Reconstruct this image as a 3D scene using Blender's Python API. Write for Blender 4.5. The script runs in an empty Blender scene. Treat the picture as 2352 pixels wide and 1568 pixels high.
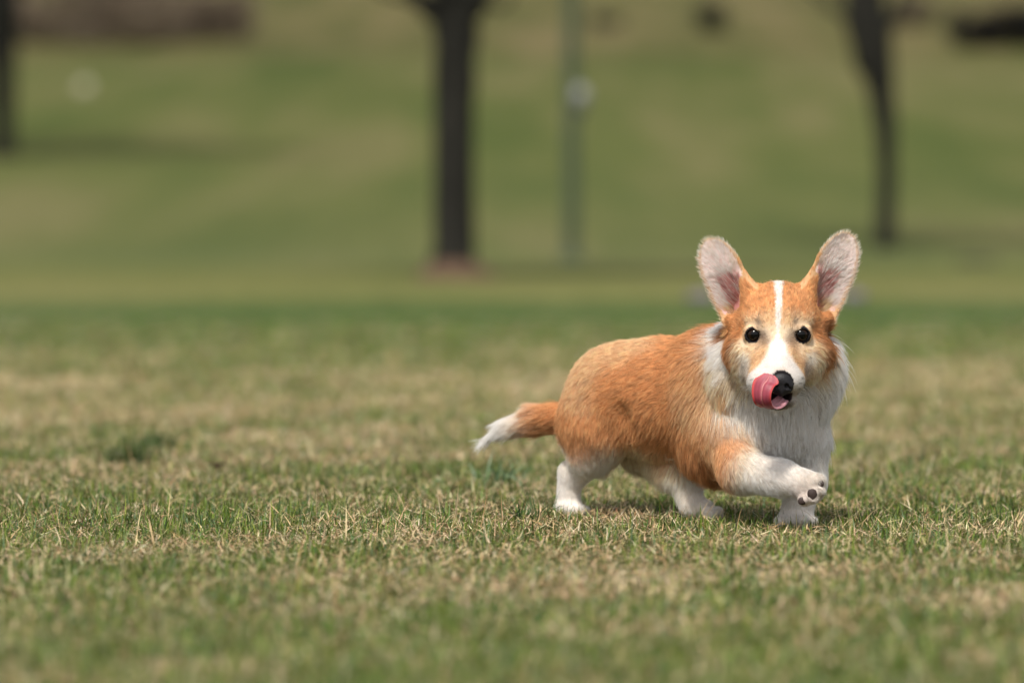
import bpy, math
import numpy as np
from mathutils import Vector, kdtree
rng = np.random.default_rng(7)
sc = bpy.context.scene
R = math.radians

# ------------------------------------------------------------------ camera
CAM_H = 750/1650.0                      # eye level 0.4545 m
cam_d = bpy.data.cameras.new('camera')
cam = bpy.data.objects.new('camera', cam_d); sc.collection.objects.link(cam)
cam.location = (0, 0, CAM_H); cam.rotation_euler = (R(90), 0, 0)
cam_d.lens = 135; cam_d.sensor_width = 36; cam_d.sensor_fit = 'HORIZONTAL'
cam_d.shift_y = -(784-465)/2352.0
cam_d.clip_start = 0.1; cam_d.clip_end = 3000
cam_d.dof.use_dof = True
cam_d.dof.focus_distance = (8820-70)/1650.0
cam_d.dof.aperture_fstop = 2.7
sc.camera = cam

# ------------------------------------------------------------------ world, sun, exposure
SUN_EL, SUN_AZ = 58.0, -160.0           # azimuth clockwise from +Y (north): behind-left of the dog
w = bpy.data.worlds.new('World'); sc.world = w; w.use_nodes = True
nt = w.node_tree; nt.nodes.clear()
sky = nt.nodes.new('ShaderNodeTexSky'); sky.sky_type = 'NISHITA'; sky.sun_disc = False
sky.sun_elevation = R(SUN_EL); sky.sun_rotation = R(SUN_AZ)
sky.air_density = 1.0; sky.dust_density = 2.5; sky.ozone_density = 1.0
bg = nt.nodes.new('ShaderNodeBackground'); bg.inputs['Strength'].default_value = 0.12
wo = nt.nodes.new('ShaderNodeOutputWorld')
hs = nt.nodes.new('ShaderNodeHueSaturation'); hs.inputs['Saturation'].default_value = .2   # thin white cloud
nt.links.new(sky.outputs[0], hs.inputs['Color']); nt.links.new(hs.outputs[0], bg.inputs[0]); nt.links.new(bg.outputs[0], wo.inputs[0])
sd = bpy.data.lights.new('sun', 'SUN'); sd.energy = 3.1; sd.angle = R(8); sd.color = (1.0, .95, .87)
sun = bpy.data.objects.new('sun', sd); sc.collection.objects.link(sun)
az, el = R(SUN_AZ), R(SUN_EL)
sdir = Vector((math.sin(az)*math.cos(el), math.cos(az)*math.cos(el), math.sin(el)))
sun.rotation_euler = (-sdir).to_track_quat('-Z', 'Y').to_euler(); sun.location = (-3, 4, 8)
sc.view_settings.view_transform = 'Standard'; sc.view_settings.look = 'None'
sc.view_settings.exposure = 0.38; sc.view_settings.gamma = 1.0
sc.cycles.max_bounces = 6; sc.cycles.transparent_max_bounces = 4

# ------------------------------------------------------------------ helpers
def lin(r, g, b):
    f = lambda c: (c/255/12.92 if c/255 <= .04045 else ((c/255+.055)/1.055)**2.4)
    return np.array([f(r), f(g), f(b)])

def tag(o, label=None, cat=None, group=None, kind=None):
    if label: o['label'] = label
    if cat: o['category'] = cat
    if group: o['group'] = group
    if kind: o['kind'] = kind
    return o

def np_mesh(name, V, faces, mat, parent=None, smooth=True, col=None):
    """faces: (n,k) int array, or a list of such arrays."""
    me = bpy.data.meshes.new(name)
    if isinstance(faces, np.ndarray): faces = [faces]
    V = np.asarray(V, np.float32)
    me.vertices.add(len(V)); me.vertices.foreach_set('co', V.ravel())
    lv = np.concatenate([f.ravel() for f in faces]).astype(np.int32)
    sizes = np.concatenate([np.full(len(f), f.shape[1]) for f in faces])
    starts = np.concatenate([[0], np.cumsum(sizes)[:-1]]).astype(np.int32)
    me.loops.add(len(lv)); me.loops.foreach_set('vertex_index', lv)
    me.polygons.add(len(starts)); me.polygons.foreach_set('loop_start', starts)
    me.update(calc_edges=True)
    me.polygons.foreach_set('use_smooth', np.full(len(starts), smooth))
    if col is not None:
        a = me.color_attributes.new('Col', 'FLOAT_COLOR', 'POINT')
        c = np.ones((len(V), 4), np.float32); c[:, :3] = col
        a.data.foreach_set('color', c.ravel())
    me.materials.append(mat)
    o = bpy.data.objects.new(name, me); sc.collection.objects.link(o)
    if parent: o.parent = parent
    return o

def empty(name, loc):
    o = bpy.data.objects.new(name, None); sc.collection.objects.link(o)
    o.location = loc; o.empty_display_size = .1
    return o

def material(name, base=(.5, .5, .5), rough=.7, attr=None, spec=.3, build=None, **kw):
    m = bpy.data.materials.new(name); m.use_nodes = True
    n = m.node_tree.nodes; l = m.node_tree.links
    p = n['Principled BSDF']
    p.inputs['Base Color'].default_value = (*base, 1)
    p.inputs['Roughness'].default_value = rough
    p.inputs['Specular IOR Level'].default_value = spec
    for k, v in kw.items(): p.inputs[k.replace('_', ' ')].default_value = v
    if attr:
        a = n.new('ShaderNodeAttribute'); a.attribute_name = attr
        l.new(a.outputs['Color'], p.inputs['Base Color'])
    if build: build(n, l, p)
    return m

_nd = {}
def vnoise(P, scale, seed=0, n=7):
    """smooth pseudo-noise, about -1..1"""
    key = (seed, n)
    if key not in _nd:
        r = np.random.default_rng(seed+100)
        d = r.normal(size=(n, P.shape[1])); d /= np.linalg.norm(d, axis=1)[:, None]
        _nd[key] = (d*r.uniform(.6, 1.9, (n, 1)), r.uniform(0, 6.28, n))
    d, ph = _nd[key]
    s = np.zeros(len(P))
    for i in range(n): s += np.sin((P @ d[i])*(6.283/scale)+ph[i]+1.3*np.sin((P @ d[(i+1) % n])*(3.9/scale)))
    return s/math.sqrt(n)/1.0

# picture-plane point (2352-wide) at a depth offset (1/1650 m, away from the camera) -> scene units of 1/1650 m
FPX = 8820.0
def P(px, py, dy=0.0):
    d = FPX+dy
    return np.array([(px-1176)*d/FPX, d, 750-(py-465)*d/FPX])
def D(dx, dyi, dd): 
    v = np.array([dx, dd, -dyi], float); return v/np.linalg.norm(v)
S = 1/1650.0

# ------------------------------------------------------------------ signed distance modelling
class Field:
    def __init__(s, lo, hi, step):
        s.lo = np.array(lo, float); s.step = step
        s.n = np.ceil((np.array(hi)-s.lo)/step).astype(int)+1
        s.F = np.full(s.n, 60.0, np.float32)
    def sub(s, a, b):
        i0 = np.clip(np.floor((a-s.lo)/s.step).astype(int), 0, s.n-1)
        i1 = np.clip(np.ceil((b-s.lo)/s.step).astype(int)+1, 1, s.n)
        sl = tuple(slice(x, y) for x, y in zip(i0, i1))
        ax = [s.lo[k]+s.step*np.arange(i0[k], i1[k]) for k in range(3)]
        X = np.stack(np.meshgrid(*ax, indexing='ij'), -1).astype(np.float32)
        return sl, X
    def merge(s, sl, f, k, op='add'):
        g = s.F[sl]
        if op == 'add':
            h = np.maximum(k-np.abs(g-f), 0)/k
            s.F[sl] = np.minimum(g, f)-h*h*k/4
        else:
            f = -f
            h = np.maximum(k-np.abs(g-f), 0)/k
            s.F[sl] = np.maximum(g, f)+h*h*k/4
    def ell(s, c, r, k=20, rot=None, op='add'):
        c = np.asarray(c, float); r = np.asarray(r, float)
        m = r.max()+k+8
        sl, X = s.sub(c-m, c+m)
        p = X-c.astype(np.float32)
        if rot is not None: p = p @ np.asarray(rot, np.float32).T
        k0 = np.linalg.norm(p/r, axis=-1); k1 = np.linalg.norm(p/r**2, axis=-1)+1e-6
        s.merge(sl, k0*(k0-1)/k1, k, op)
    def cone(s, a, b, ra, rb, k=20, op='add'):
        a = np.asarray(a, float); b = np.asarray(b, float)
        m = max(ra, rb)+k+8
        sl, X = s.sub(np.minimum(a, b)-m, np.maximum(a, b)+m)
        ab = (b-a).astype(np.float32); p = X-a.astype(np.float32)
        t = np.clip((p @ ab)/(ab @ ab), 0, 1)
        d = np.linalg.norm(p-t[..., None]*ab, axis=-1)-(ra+(rb-ra)*t)
        s.merge(sl, d, k, op)
    def sample(s, Q):
        q = (np.asarray(Q)-s.lo)/s.step
        i = np.clip(np.floor(q).astype(int), 0, s.n-2); t = np.clip(q-i, 0, 1)
        v = 0
        for dx in (0, 1):
            for dy in (0, 1):
                for dz in (0, 1):
                    wt = (t[:, 0] if dx else 1-t[:, 0])*(t[:, 1] if dy else 1-t[:, 1])*(t[:, 2] if dz else 1-t[:, 2])
                    v = v+wt*s.F[i[:, 0]+dx, i[:, 1]+dy, i[:, 2]+dz]
        return v
    def snap(s, px, py, near=-330, far=700):
        """first surface met by the line of sight through (px,py)"""
        dys = np.arange(near, far, 3.0)
        Q = np.array([P(px, py, d) for d in dys])
        f = s.sample(Q); f = np.where(((Q < s.lo) | (Q > s.lo+s.step*(s.n-1))).any(1), 9, f)
        h = np.where(f < 0)[0]
        if len(h): return Q[h[0]], dys[h[0]]
        j = np.argmin(f); return Q[j], dys[j]
    def mesh(s):
        F = s.F; sg = F < 0
        nx, ny, nz = F.shape
        cnt = np.zeros((nx-1, ny-1, nz-1), np.int8)
        for dx in (0, 1):
            for dy in (0, 1):
                for dz in (0, 1):
                    cnt += sg[dx:nx-1+dx, dy:ny-1+dy, dz:nz-1+dz]
        act = np.argwhere((cnt > 0) & (cnt < 8))
        idx = np.full(cnt.shape, -1, np.int64); idx[tuple(act.T)] = np.arange(len(act))
        acc = np.zeros((len(act), 3)); num = np.zeros(len(act))
        for ax in range(3):
            o1, o2 = [k for k in range(3) if k != ax]
            for a in (0, 1):
                for b in (0, 1):
                    c0 = act.copy(); c0[:, o1] += a; c0[:, o2] += b
                    c1 = c0.copy(); c1[:, ax] += 1
                    f0 = F[tuple(c0.T)]; f1 = F[tuple(c1.T)]
                    m = (f0 < 0) != (f1 < 0)
                    t = np.where(m, f0/(f0-f1+1e-12), 0)
                    p = c0.astype(float); p[:, ax] += t
                    acc[m] += p[m]; num[m] += 1
        V = s.lo+s.step*acc/num[:, None]
        quads = []
        for ax in range(3):
            o1, o2 = (ax+1) % 3, (ax+2) % 3
            sA = [slice(0, None)]*3; sB = [slice(0, None)]*3
            sA[ax] = slice(0, -1); sB[ax] = slice(1, None)
            A = sg[tuple(sA)]; B = sg[tuple(sB)]
            e = np.argwhere(A != B)
            e = e[(e[:, o1] > 0) & (e[:, o2] > 0) & (e[:, o1] < F.shape[o1]-1) & (e[:, o2] < F.shape[o2]-1)]
            inside = A[tuple(e.T)]
            q = []
            for (u, v) in ((-1, -1), (0, -1), (0, 0), (-1, 0)):
                c = e.copy(); c[:, o1] += u; c[:, o2] += v; q.append(idx[tuple(c.T)])
            q = np.stack(q, 1); q[~inside] = q[~inside][:, ::-1]
            quads.append(q)
        return V, np.concatenate(quads)

def vert_normals(V, Q):
    d1 = V[Q[:, 2]]-V[Q[:, 0]]; d2 = V[Q[:, 3]]-V[Q[:, 1]]
    fn = np.cross(d1, d2); N = np.zeros_like(V)
    for k in range(4): np.add.at(N, Q[:, k], fn)
    return N/(np.linalg.norm(N, axis=1)[:, None]+1e-9)
def smooth_mesh(V, Q, it=2, lam=.5):
    E = np.concatenate([Q[:, [0, 1]], Q[:, [1, 2]], Q[:, [2, 3]], Q[:, [3, 0]]])
    for _ in range(it):
        A = np.zeros_like(V); n = np.zeros(len(V))
        np.add.at(A, E[:, 0], V[E[:, 1]]); np.add.at(A, E[:, 1], V[E[:, 0]])
        np.add.at(n, E[:, 0], 1); np.add.at(n, E[:, 1], 1)
        V = V+lam*(A/n[:, None]-V)
    return V

# ================================================================== TERRAIN
def ter(x, y):
    y = np.asarray(y, float); x = np.asarray(x, float)
    z = np.where(y < 28, 0, np.where(y < 62, .0012*(y-28)**2, 1.387+.0816*(y-62)))
    far = np.maximum(y-190, 0); z = z-far*.04
    return z+np.where(y > 30, (1-np.exp(-(y-30)/30.0))*(.25*np.sin(x*.09+y*.05)+.12*np.sin(x*.21-y*.11)), 0)

def ground_build(n, l, p):
    tc = n.new('ShaderNodeNewGeometry')
    sep = n.new('ShaderNodeSeparateXYZ'); l.new(tc.outputs['Position'], sep.inputs[0])
    def noise(scale, detail=4, rough=.55, sx=1, sy=1):
        mp = n.new('ShaderNodeMapping'); mp.inputs['Scale'].default_value = (sx, sy, 1)
        l.new(tc.outputs['Position'], mp.inputs[0])
        t = n.new('ShaderNodeTexNoise'); t.inputs['Scale'].default_value = scale
        t.inputs['Detail'].default_value = detail; t.inputs['Roughness'].default_value = rough
        l.new(mp.outputs[0], t.inputs['Vector']); return t.outputs['Fac']
    def ramp(fac, stops):
        r = n.new('ShaderNodeValToRGB'); e = r.color_ramp.elements
        while len(e) < len(stops): e.new(.5)
        for q, (pos, c) in zip(e, stops): q.position = pos; q.color = (*c, 1)
        l.new(fac, r.inputs[0]); return r.outputs[0]
    def math_(op, a, b=None):
        m = n.new('ShaderNodeMath'); m.operation = op
        for i, v in enumerate((a, b)):
            if v is None: continue
            if isinstance(v, (int, float)): m.inputs[i].default_value = v
            else: l.new(v, m.inputs[i])
        return m.outputs[0]
    def mix(f, a, b):
        m = n.new('ShaderNodeMix'); m.data_type = 'RGBA'
        l.new(f, m.inputs[0])
        for i, v in ((6, a), (7, b)):
            if isinstance(v, tuple): m.inputs[i].default_value = (*v, 1)
            else: l.new(v, m.inputs[i])
        return m.outputs[2]
    # zone value: distance with wobble, 0..100 m
    dist = math_('ADD', sep.outputs['Y'], math_('MULTIPLY', math_('SUBTRACT', noise(.12, 3), .5), 5.0))
    zone = math_('DIVIDE', dist, 100)
    zc = ramp(zone, GZONES)
    patch = ramp(noise(.42, 5, .62, 1, .10), [(.38, GDARK), (.5, GMID), (.62, GTAN)])
    fine = ramp(noise(7, 6, .7, 1, .5), [(.3, (.55, .6, .5)), (.7, (1.35, 1.3, 1.3))])
    bw = n.new('ShaderNodeMapRange'); bw.inputs[1].default_value = 20; bw.inputs[2].default_value = 34
    bw.inputs[3].default_value = .25; bw.inputs[4].default_value = .62; l.new(sep.outputs['Y'], bw.inputs[0])
    c = mix(bw.outputs[0], zc, patch)
    mm = n.new('ShaderNodeMix'); mm.data_type = 'RGBA'; mm.blend_type = 'MULTIPLY'; mm.inputs[0].default_value = .8
    l.new(c, mm.inputs[6]); l.new(fine, mm.inputs[7])
    l.new(mm.outputs[2], p.inputs['Base Color'])
    b = n.new('ShaderNodeBump'); b.inputs['Strength'].default_value = .5; b.inputs['Distance'].default_value = .03
    l.new(noise(30, 5, .7), b.inputs['Height']); l.new(b.outputs[0], p.inputs['Normal'])
GZONES = [(.0, (.045, .042, .02)), (.07, (.05, .047, .022)), (.085, (.13, .115, .055)), (.105, (.11, .11, .05)), (.125, (.05, .088, .026)), (.165, (.06, .10, .028)), (.185, (.16, .16, .055)), (.24, (.14, .145, .045)),  # nearest stops darkened to paint in the shaded gaps between blades
          (.30, (.13, .145, .06)), (.36, (.13, .14, .055)), (.6, (.10, .115, .035)), (.9, (.08, .09, .028)), (.97, (.07, .075, .026)), (1.0, (.12, .085, .045))]
GDARK, GMID, GTAN = (.040, .062, .009), (.078, .088, .022), (.135, .118, .05)
ys = np.concatenate([np.arange(-40, 26, 2.0), np.arange(26, 130, 1.0), np.arange(130, 420, 6.0)])
xs = np.concatenate([np.arange(-160, -30, 10.0), np.arange(-30, 30.1, 1.5), np.arange(40, 161, 10.0)])
GX, GY = np.meshgrid(xs, ys)
GV = np.stack([GX.ravel(), GY.ravel(), ter(GX.ravel(), GY.ravel())], 1)
ii = np.arange(len(ys)-1)[:, None]*len(xs)+np.arange(len(xs)-1)[None, :]
ii = ii.ravel(); GQ = np.stack([ii, ii+1, ii+1+len(xs), ii+len(xs)], 1)
ground = np_mesh('ground', GV, GQ, material('ground_turf', rough=.95, spec=.1, build=ground_build))
tag(ground, kind='structure')

# ================================================================== GRASS
def blades(roots, L, Wd, heading, tilt, bend, col, tipcol, rows=3, zoff=0):
    """curved tapering blades; returns V, quads(list), C"""
    n = len(roots); h = np.stack([np.cos(heading), np.sin(heading), np.zeros(n)], 1)
    side = np.stack([-h[:, 1], h[:, 0], np.zeros(n)], 1)
    roll = rng.uniform(-1.2, 1.2, n)
    side = side*np.cos(roll)[:, None]+np.array([0, 0, 1])*np.sin(roll)[:, None]*.5
    V = np.zeros((n, rows*2+1, 3)); C = np.zeros((n, rows*2+1, 3))
    ang = tilt.copy(); p = roots.copy()
    for r in range(rows+1):
        t = r/rows
        wv = Wd*(1-t**2.2)*.5
        if r < rows:
            V[:, 2*r] = p-side*wv[:, None]; V[:, 2*r+1] = p+side*wv[:, None]
            C[:, 2*r] = C[:, 2*r+1] = col*(1-t)+tipcol*t
        else:
            V[:, 2*r] = p; C[:, 2*r] = tipcol
        d = h*np.sin(ang)[:, None]; d[:, 2] = np.cos(ang)
        p = p+d*(L/rows)[:, None]; ang = ang+bend/rows
    V[:, :, 2] = np.maximum(V[:, :, 2], .001)
    base = (np.arange(n)*(rows*2+1))[:, None]
    q = np.concatenate([base+np.array([[2*r, 2*r+1, 2*r+3, 2*r+2]]) for r in range(rows-1)])
    t = base+np.array([[2*rows-2, 2*rows-1, 2*rows]])
    return V.reshape(-1, 3), q, t, C.reshape(-1, 3)

def stack_blades(parts):
    Vs, Qs, Ts, Cs = [], [], [], []; o = 0
    for V, q, t, C in parts:
        Vs.append(V); Qs.append(q+o); Ts.append(t+o); Cs.append(C); o += len(V)
    return np.concatenate(Vs), [np.concatenate(Qs), np.concatenate(Ts)], np.concatenate(Cs)

def blade_build(n, l, p):
    # thin leaves let some light through
    tr = n.new('ShaderNodeBsdfTranslucent'); at = n.new('ShaderNodeAttribute'); at.attribute_name = 'Col'
    mx = n.new('ShaderNodeMixShader'); mx.inputs[0].default_value = .16
    out = [k for k in n if k.type == 'OUTPUT_MATERIAL'][0]
    l.new(at.outputs['Color'], tr.inputs[0]); l.new(p.outputs[0], mx.inputs[1]); l.new(tr.outputs[0], mx.inputs[2])
    l.new(mx.outputs[0], out.inputs[0])
M_blade = material('grass_blade', rough=.5, spec=.35, attr='Col', build=blade_build)

def scatter(n, y0, y1, margin=.55, power=1.0):
    y = y0*(y1/y0)**rng.uniform(0, 1, n)**power
    hw = y*.1345+margin
    x = rng.uniform(-1, 1, n)*hw
    return np.stack([x, y, np.zeros(n)], 1)
def gfrac(Q):   # how green the turf is here, 0..1
    a = Q[:, :2].copy()
    v = .5*vnoise(a, .55, 3)+.35*vnoise(a, .17, 4)+.3*vnoise(a, 1.6, 5)
    v = 1.35*v+.22+1.0*np.clip((4.8-a[:, 1])/.8, -.1, 1)           # greener close to the camera
    v = v+.7*np.clip(a[:, 0]-.55, 0, .6)*(a[:, 1] < 6.2)
    v = v-.35*np.clip((a[:, 1]-7)/2, 0, 1)+2.0*np.clip((a[:, 1]-9.6-.5*np.sin(a[:, 0]*2.1)-.5*vnoise(a, 1.1, 8))/2.2, 0, 1)
    return 1/(1+np.exp(-2.2*(v-.1)))
STRAW = np.array([[.58, .43, .25], [.47, .33, .17], [.68, .55, .36], [.33, .20, .10], [.50, .40, .21]])
GREEN = np.array([[.09, .15, .018], [.125, .185, .022], [.05, .095, .014], [.17, .21, .03], [.075, .135, .05]])
def pick(tab, n, var=.18):
    c = tab[rng.integers(0, len(tab), n)]
    return c*(1+rng.normal(0, var, (n, 1)))*(1+rng.normal(0, .05, (n, 3)))
parts = []
n1 = 380000                                                   # dead thatch, lying
r1 = scatter(n1, 3.3, 15, .5, 1.0); g = gfrac(r1)
keep = rng.uniform(0, 1, n1) < (1-.8*g)*np.clip((15-r1[:, 1])/4, 0, 1); r1 = r1[keep]; n1 = len(r1)
far1 = np.clip((r1[:, 1]-6.5)/5, 0, 1)
r1[:, 2] = rng.uniform(0, .012, n1)
c = np.clip(pick(STRAW, n1), .02, .9)
parts.append(blades(r1, rng.uniform(.008, .026, n1)*(1+far1), rng.uniform(.0008, .0022, n1)*(1+1.2*far1), rng.uniform(0, 6.283, n1),
                    rng.uniform(.85, 1.57, n1), rng.uniform(-.5, .7, n1), c, np.clip(c*1.08, 0, .95), rows=2))
n2 = 560000                                                   # living blades
r2 = scatter(n2, 3.3, 15, .5, 1.0); g = gfrac(r2)
keep = rng.uniform(0, 1, n2) < (.16+.84*g)*np.clip((15-r2[:, 1])/4, 0, 1); r2 = r2[keep]; n2 = len(r2)
far2 = np.clip((r2[:, 1]-6.5)/5, 0, 1)
c = np.clip(pick(GREEN, n2, .22), .01, .6)
Lg = rng.gamma(5, .0032, n2)*(1+.25*vnoise(r2[:, :2], .3, 9))
tipc = np.where(rng.uniform(0, 1, (n2, 1)) < .14, pick(STRAW, n2)*.7, c*1.2)
parts.append(blades(r2, np.clip(Lg, .008, .055)*(1+.3*far2), rng.uniform(.0011, .0026, n2)*(1+far2), rng.uniform(0, 6.283, n2),
                    np.abs(rng.normal(.15, .38, n2)), rng.uniform(0, 1.0, n2), c, np.clip(tipc, .01, .8), rows=3))
n3 = 5000                                                     # longer straw stalks, slightly paler
r3 = scatter(n3, 3.3, 9, .5); c = np.clip(pick(STRAW, n3, .1)*1.1, .02, .9)
parts.append(blades(r3, rng.uniform(.03, .065, n3), rng.uniform(.0008, .0022, n3), rng.uniform(0, 6.283, n3),
                    rng.uniform(.35, 1.4, n3), rng.uniform(-.3, 1.0, n3), c, c, rows=3))
V, Fs, C = stack_blades(parts)
grass = np_mesh('grass', V, Fs, M_blade, smooth=False, col=C)
tag(grass, 'short spring turf of green blades mixed with pale dry straw', 'grass', kind='stuff')

def tuft(name, px, d, n, L, wd, greens, label, cat, spread=.012, tilt=.35, group=None):
    x = (px-1176)/FPX*d
    e = np.zeros((n, 3)); e[:, :2] = rng.normal(0, spread, (n, 2))
    c = np.clip(pick(greens, n, .15), .01, .8)
    pr = [blades(e, rng.uniform(.55, 1.1, n)*L, rng.uniform(.7, 1.2, n)*wd, rng.uniform(0, 6.283, n),
                 np.abs(rng.normal(tilt, tilt*.7, n)), rng.uniform(.2, 1.2, n), c, c*1.15, rows=4)]
    V, Fs, C = stack_blades(pr)
    o = np_mesh(name, V, Fs, M_blade, smooth=False, col=C); o.location = (x, d, 0)
    return tag(o, label, cat, group)
tuft('grass_tuft', 300, 6.6, 160, .060, .0035, np.array([[.040, .065, .012], [.055, .085, .016]]),
     'dark green grass tuft at left, lower and nearer of the dark pair', 'tuft', .022)
tuft('grass_tuft', 352, 7.0, 120, .058, .0035, np.array([[.055, .095, .022], [.065, .10, .028]]),
     'dark green grass tuft at left, upper and farther of the dark pair', 'tuft', .02)
tuft('weed_clump', 1130, 6.15, 60, .075, .005, np.array([[.12, .19, .09], [.14, .21, .12], [.09, .15, .04]]),
     'broad leaved grey green weed clump below the white tail tip', 'weed', .03, .7)
tuft('grass_clump', 1215, 5.45, 26, .055, .004, np.array([[.045, .10, .035], [.06, .13, .04]]),
     'clump of wide dark green blades just left of the near hind paw', 'tuft', .012, .5)
def stalk(px, d, H, lean, label):
    n = 1; r = np.zeros((1, 3)); c = np.array([[.55, .40, .24]])
    V, Fs, C = stack_blades([blades(r, np.array([H]), np.array([.0022]), np.array([lean]), np.array([.12]), np.array([.15]), c, c, rows=5)])
    o = np_mesh('straw_stalk', V, Fs, M_blade, smooth=False, col=C); o.location = ((px-1176)/FPX*d, d, 0)
    tag(o, label, 'stalk')
def dead_leaf(px, d, label):
    u = np.linspace(-1, 1, 7); V = []
    for t in u:
        wv = .006*(1-t*t)**.7+.0003; V += [(t*.014, -wv, .010+.006*t*t+wv*.5), (t*.014, 0, .008+.006*t*t), (t*.014, wv, .010+.006*t*t+wv*.8)]
    F = [[3*k+j, 3*k+3+j, 3*k+4+j, 3*k+1+j] for k in range(6) for j in (0, 1)]
    o = np_mesh('dead_leaf', np.array(V), np.array(F), material('dry_leaf', (.055, .03, .02), .8), None); o.location = ((px-1176)/FPX*d, d, .004)
    tag(o, label, 'leaf')
dead_leaf(497, 6.42, 'small curled dark brown dead leaf lying on the lawn right of the dark tufts')
stalk(2285, 5.6, .085, 0.3, 'thin dry straw stalk standing upright at the right edge of the lawn')

# ================================================================== CORGI
Eu = np.array([.817, -.577, 0]); Er = np.array([-.577, -.817, 0]); Ez = np.array([0, 0, 1.0])
ROT = np.stack([Eu, Er, Ez])
lo = P(1050, 1222, -290); hi = P(1990, 510, 560)
lo = np.array([P(1050, 0, 560)[0], FPX-280, -8]); hi = np.array([P(1995, 0, 0)[0], FPX+540, P(0, 515, 40)[2]])
fd = Field(lo, hi, 3.6)
# trunk
fd.ell(P(1417, 909, 348), (126, 104, 121), 30, ROT)            # rump
fd.ell(P(1530, 912, 268), (190, 112, 143), 50, ROT)            # barrel
fd.ell(P(1655, 915, 175), (140, 122, 155), 50, ROT)            # rib cage
fd.ell(P(1642, 1025, 140), (84, 66, 76), 40, ROT)
fd.ell(P(1800, 958, 75), (92, 112, 118), 40, ROT)              # breast
fd.cone(P(1640, 868, 190), P(1775, 815, 75), 108, 98, 40)      # neck
fd.ell(P(1792, 860, 50), (128, 85, 108), 40)                   # ruff
fd.ell(P(1688, 865, 45), (52, 50, 78), 22)                   # collar, near side
fd.ell(P(1872, 850, 40), (44, 50, 82), 26)                   # collar, far side
# near hind leg
fd.ell(P(1362, 970, 330), (92, 60, 100), 30, ROT)
fd.cone(P(1372, 990, 320), P(1355, 1045, 335), 62, 44, 25)
fd.cone(P(1392, 1005, 320), P(1322, 1092, 385), 48, 31, 30)
fd.cone(P(1310, 1085, 395), P(1305, 1158, 395), 29, 28, 14)
fd.ell(P(1308, 1165, 385), (36, 30, 16), 14, ROT)
for k, o in enumerate((-20, -7, 7, 20)):
    fd.ell(P(1308, 1170, 385)+Eu*24+Er*o, (18, 9, 11), 5, ROT)
# far hind leg
fd.ell(P(1480, 1000, 400), (75, 50, 75), 30, ROT)
fd.cone(P(1500, 1020, 380), P(1568, 1090, 270), 52, 42, 25)
fd.cone(P(1568, 1085, 270), P(1588, 1155, 225), 42, 29, 20)
fd.ell(P(1606, 1166, 215), (38, 30, 23), 14, ROT)
for o in (-18, -6, 6, 18):
    fd.ell(P(1620, 1176, 205)+Eu*20+Er*o, (17, 9, 15), 5, ROT)
# far front leg
fd.cone(P(1850, 1010, 70), P(1855, 1090, 60), 52, 38, 25)
fd.cone(P(1850, 1090, 60), P(1829, 1182, 40), 38, 37, 18)
fd.ell(P(1828, 1191, 25), (43, 38, 19), 12)
for o in (-30, -10, 11, 31):
    fd.ell(P(1828+o*1.15, 1197-(3 if abs(o) < 20 else 0), -8+abs(o)*.45), (13, 20, 14), 4)
# near front leg, lifted
fd.ell(P(1668, 985, 75), (62, 52, 85), 45, ROT)
fd.cone(P(1670, 1005, 55), P(1700, 1075, -10), 52, 47, 35)
fd.cone(P(1700, 1078, -15), P(1795, 1096, -80), 46, 38, 22)
fd.cone(P(1795, 1096, -80), P(1848, 1113, -120), 37, 33, 16)
paw = P(1862, 1123, -135)
fd.ell(paw, (31, 27, 33), 14)
TOES = [P(1879, 1104, -148), P(1880, 1126, -155), P(1865, 1141, -156), P(1848, 1146, -148)]
for tq in TOES: fd.ell(tq, (15, 19, 15), 7)
# tail core
fd.cone(P(1320, 958, 400), P(1235, 962, 440), 36, 31, 14)
fd.cone(P(1235, 964, 440), P(1165, 982, 450), 31, 19, 10)
fd.cone(P(1165, 982, 450), P(1118, 1008, 455), 18, 3, 5)
# head
fd.ell(P(1788, 750, -5), (97, 104, 103), 22)
fd.ell(P(1788, 738, -55), (78, 62, 62), 20)
for s_ in (-1, 1):
    fd.ell(P(1788+s_*62, 808, -20), (58, 74, 56), 25)
    fd.ell(P(1788+s_*46, 735, -82), (24, 20, 16), 16)         # brows
fd.cone(P(1788, 792, -82), P(1789, 858, -158), 50, 36, 26)     # bridge
for s_ in (-1, 1):
    fd.ell(P(1788+s_*42, 828, -78), (34, 46, 36), 24)
    fd.ell(P(1788+s_*56, 846, -58), (32, 40, 36), 22)
fd.ell(P(1757, 875, -128), (41, 60, 38), 22)
fd.ell(P(1809, 873, -128), (39, 60, 37), 22)
fd.ell(P(1788, 917, -112), (42, 62, 22), 10)                   # lower jaw
fd.ell(P(1794, 912, -182), (28, 42, 13), 4, op='cut')          # open mouth
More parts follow.
